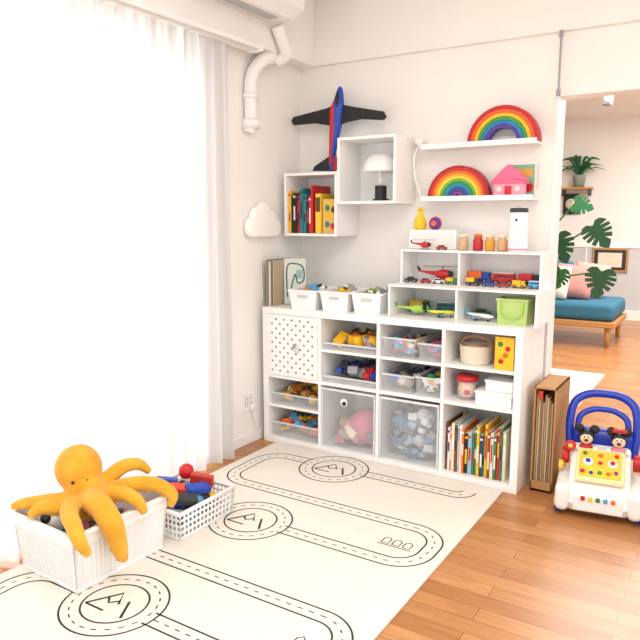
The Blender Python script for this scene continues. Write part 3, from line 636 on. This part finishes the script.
# ---------------------------------------------------------------- baby walker
W=mat('#F1F0ED',.35); BL=mat('#1B3AB4',.3); YW=mat('#ECCB40',.35)
b=B('baby_activity_walker',loc=(-.435,3.02,0),rot=(0,0,math.radians(8)),scale=.98)
prof=[(-.16,.03),(.17,.03),(.19,.08),(.17,.2),(.08,.26),(-.07,.19),(-.17,.12),(-.185,.07)]
b.prism([(y,z) for y,z in prof],.25,W,rot=(math.pi/2,0,math.pi/2),bev=.02)
b.box((-.145,-.05,.085),(.06,.28,.12),W,.028,seg=4).box((.145,-.05,.085),(.06,.28,.12),W,.028,seg=4)
for sx in (-.16,.16):
    for sy,r in ((-.12,.042),(.13,.05)):
        b.cyl((sx,sy,r),r,.03,BL,rot=(0,math.pi/2,0),bev=.006).cyl((sx*1.06,sy,r),r*.5,.022,YW,rot=(0,math.pi/2,0))
th=math.radians(26)
b.box((0,-.055,.205),(.2,.2,.022),mat('#F2E6B0',.35),.01,(th,0,0),seg=3).box((0,-.06,.213),(.17,.16,.02),YW,.02,(th,0,0),seg=3)
def onp(x,v,h=.02): return (x,-.055+v*math.cos(th)-h*math.sin(th),.205+v*math.sin(th)+h*math.cos(th))
for x,v,m_,r in ((-.07,-.06,RED,.010),(-.035,-.065,BL,.008),(0,-.06,GRN,.009),(.035,-.06,ORG,.009),(.065,-.05,PUR,.008),(-.05,.0,W,.022),(0,.0,RED,.009),(.05,0,W,.022),(-.065,.05,GRN,.009),(.065,.05,RED,.009),(.0,.045,ORG,.01)):
    b.cyl(onp(x,v),r,.014,m_,rot=(th,0,0),bev=.003)
b.cyl(onp(-.05,0,.028),.01,.01,BL,rot=(th,0,0)).cyl(onp(.05,0,.028),.01,.01,RED,rot=(th,0,0))
b.box((0,-.178,.075),(.2,.02,.07),W,.008,seg=3)
for i in range(5): b.box((-.06+i*.03,-.188,.1),(.018,.01,.02),[RED,YW,GRN,LBLU,ORG][i],.004)
b.cyl((-.15,.06,.2),.038,.03,RED,rot=(0,math.pi/2,0),bev=.005).cyl((-.165,.0,.17),.022,.02,YW,rot=(0,math.pi/2,0)).cyl((.15,.06,.2),.038,.03,RED,rot=(0,math.pi/2,0),bev=.005)
b.cyl((-.13,.02,.26),.024,.02,RED,rot=(1.2,0,.2),bev=.004).sph((-.13,.0,.265),.01,YW)
b.box((0,.13,.27),(.26,.07,.11),BL,.03,seg=4)
b.tube([(-.135,.12,.2),(-.145,.15,.33),(-.13,.19,.42),(-.075,.215,.46),(0,.22,.468),(.075,.215,.46),(.13,.19,.42),(.145,.15,.33),(.135,.12,.2)],.019,BL,seg=14)
b.tube([(-.11,.14,.3),(-.1,.165,.365),(-.05,.185,.395),(0,.19,.4),(.05,.185,.395),(.1,.165,.365),(.11,.14,.3)],.014,BL,seg=12)
SK=mat('#F2CFA8',.5)
for sx,bow in ((-.065,False),(.07,True)):
    cx,cy,cz=sx,.045,.305; k=1.25
    b.sph((cx,cy,cz-.05*k),(.024*k,.02*k,.03*k),RED if not bow else PINK).sph((cx,cy,cz),(.027*k,.025*k,.026*k),BLACK).sph((cx,cy-.013*k,cz-.004*k),(.022*k,.016*k,.02*k),SK)
    b.sph((cx,cy-.031*k,cz-.006*k),(.007*k,.007*k,.005*k),BLACK,seg=10)
    for e_ in (-1,1):
        b.sph((cx+e_*.026*k,cy+.004,cz+.028*k),(.017*k,.007,.017*k),BLACK).sph((cx+e_*.008*k,cy-.027*k,cz+.007*k),(.005,.003,.009),W,seg=8).sph((cx+e_*.007*k,cy-.029*k,cz+.006*k),(.0025,.002,.005),BLACK,seg=8)
        b.sph((cx+e_*.032*k,cy-.012,cz-.042*k),(.013,.013,.013),W,seg=10)
    if bow:
        for e_ in (-1,1): b.sph((cx+e_*.013*k,cy-.008,cz+.034*k),(.013*k,.008,.009*k),RED,seg=10)
b.finish()
b=B('grey_plush_cushion',loc=(-.185,3.0,.0)); b.sph((.03,0,.13),(.1,.12,.13),mat('#A9ABAE',.95,bump=1,bscale=90),seg=28).sph((.03,-.02,.25),(.06,.06,.05),mat('#B9BBBD',.95,bump=1,bscale=90)); b.finish()

# ---------------------------------------------------------------- next room
b=B('rug_runner'); b.bb(-1.75,-.83,3.95,5.7,0,.01,mat('#F0EDE6',.9,bump=.3),.003); b.bb(-1.7,-.88,4.0,5.64,.0098,.0108,mat('#DAD7D0',.9),0).bb(-1.66,-.92,4.05,5.6,.0104,.0112,mat('#F2EFE9',.9),0).finish()
SB=mat('#35708A',.9,bump=.3,bscale=150)
b=B('sofa'); b.bb(-2.4,-.95,6.9,7.75,.2,.26,WOODL,.01).box((-1.675,7.32,.35),(1.42,.82,.17),SB,.05,seg=4).box((-1.95,7.68,.6),(.9,.16,.4),SB,.06,seg=4)
for x in (-2.33,-1.02):
    for y in (6.97,7.68): b.cyl((x,y,.1),.022,.2,WOODL,r2=.03,seg=14)
b.finish()
for (x,y,z,m_,r) in ((-1.42,7.25,.6,mat('#D08E86',.9),.2),(-1.62,7.12,.6,mat('#E6DCCB',.9),.1),(-1.3,7.45,.61,mat('#C9A898',.9),-.2)):
    b=B('throw_cushion',loc=(x,y,z+.02),rot=(-.3,.1,r))
    bm=bmesh.new(); bmesh.ops.create_cube(bm,size=1); bmesh.ops.subdivide_edges(bm,edges=bm.edges[:],cuts=7,use_grid_fill=True)
    for v in bm.verts:
        x_,y_,z_=v.co; k=max(0,(1-(2*x_)**4)*(1-(2*z_)**4)); v.co=Vector((x_*.36,y_*(.03+.13*k),z_*.34))
    b.addbm(bm,m_,None,True); b.finish()
LF=mat('#1B5234',.45); LF2=mat('#2F7242',.45)
def leafpts(s):
    side=[(.18,-.14),(.36,-.12),(.48,.0),(.51,.08),(.2,.12),(.53,.16),(.54,.28),(.2,.28),(.51,.36),(.48,.48),(.17,.42),(.42,.56),(.34,.7),(.13,.58),(.24,.78),(.12,.92),(0,1.02)]
    R=[(x*s,y*s) for x,y in side]; Lf=[(-x*s,y*s) for x,y in side[:-1]][::-1]
    return [(0,0)]+R+Lf
b=B('monstera_plant')
px,py=-1.72,6.45
b.lathe([(0,0),(.13,0),(.16,.28),(.17,.3),(.15,.3),(.14,.27),(0,.26)],mat('#D8D2C6',.7),c=(px,py,0))
rr=random.Random(5)
leaves=[(-1.10,6.3,1.2,.24,.05,LF,.80),(-1.0,6.3,.80,.25,.1,LF,1.05),(-1.40,6.3,1.10,.26,-.2,LF,.9),(-1.28,6.4,1.40,.17,.1,LF2,.6),(-1.36,6.35,.80,.20,-.3,LF2,1.1)]
for x,y,z,s_,az,m_,roll in leaves:
    b.tube([(px,py,.25),((px+x)/2-.08,(py+y)/2,(.25+z)/2+.15),(x,y,z)],.008,LF2,seg=8)
    b.prism(leafpts(s_),.004,m_,c=(x,y,z),rot=(math.radians(78),math.pi*roll,az))
b.finish()
b=B('wall_plant_shelf'); b.bb(-1.97,-1.6,8.9,9.07,1.63,1.655,WOODL,.003); b.bb(-1.95,-1.93,8.92,9.07,1.55,1.63,DK).bb(-1.64,-1.62,8.92,9.07,1.55,1.63,DK).finish()
b=B('potted_plant',loc=(-1.76,8.97,1.6555)); b.lathe([(0,0),(.06,0),(.08,.14),(.085,.15),(.07,.15),(0,.13)],mat('#8F9A8C',.6))
for i in range(30):
    a=rr.uniform(0,6.28); L_=rr.uniform(.16,.34); u=rr.uniform(.03,.22)
    e_=(math.cos(a)*L_,math.sin(a)*L_*.2-.03,.15+u)
    b.tube([(0,0,.13),(e_[0]*.5,e_[1]*.5,.2+u*.8),e_],[.006,.022,.004],rr.choice([LF,LF2]),seg=6,flat=.3)
b.finish()
b=B('wall_clock',loc=(-1.86,9.08,1.45)); b.box((0,0,0),(.2,.03,.26),BLACK,.01).cyl((0,-.017,0),.07,.006,CREAM,rot=(math.pi/2,0,0)).box((0,-.022,.025),(.006,.004,.05),BLACK,0).finish()
b=B('picture_frame',loc=(-1.35,9.05,.75)); b.box((0,0,0),(.42,.02,.3),WOODL,.004).box((0,-.011,0),(.37,.004,.25),DK,.001).box((.0,-.014,0),(.28,.003,.18),CREAM,0).finish()
b=B('ceiling_spotlight'); b.bb(-2.2,.6,5.98,6.02,2.475,2.4995,PLW).cyl((-.98,6.0,2.38),.008,.2,PLW,seg=10).cyl((-.98,5.98,2.24),.04,.13,PLW,rot=(.4,.2,0),r2=.03).cyl((-.985,5.95,2.18),.034,.01,DK,rot=(.4,.2,0)); b.finish()

# ---------------------------------------------------------------- light
w=bpy.data.worlds.new('world'); scene.world=w; w.use_nodes=True
bg=w.node_tree.nodes['Background']; bg.inputs[0].default_value=(1,.998,.994,1); bg.inputs[1].default_value=1.8
def area(n,loc,rot,sx,sy,E,col=(1,1,1)):
    l=bpy.data.lights.new(n,'AREA'); l.shape='RECTANGLE'; l.size=sx; l.size_y=sy; l.energy=E; l.color=col
    o=bpy.data.objects.new(n,l); scene.collection.objects.link(o); o.location=loc; o.rotation_euler=rot; return o
area('window_daylight',(-3.1,1.0,1.3),(0,math.radians(-90),0),2.6,3.6,85,(1,.999,.995))
area('fill_light_main',(-.3,1.2,2.48),(0,0,0),1.6,1.6,40,(1,.99,.965))  # unseen area light added as general fill, no fixture
area('fill_light_next_room',(-.5,6.3,2.46),(0,0,0),1.5,3,130,(1,.99,.97))  # unseen area light added to brighten the room beyond the doorway
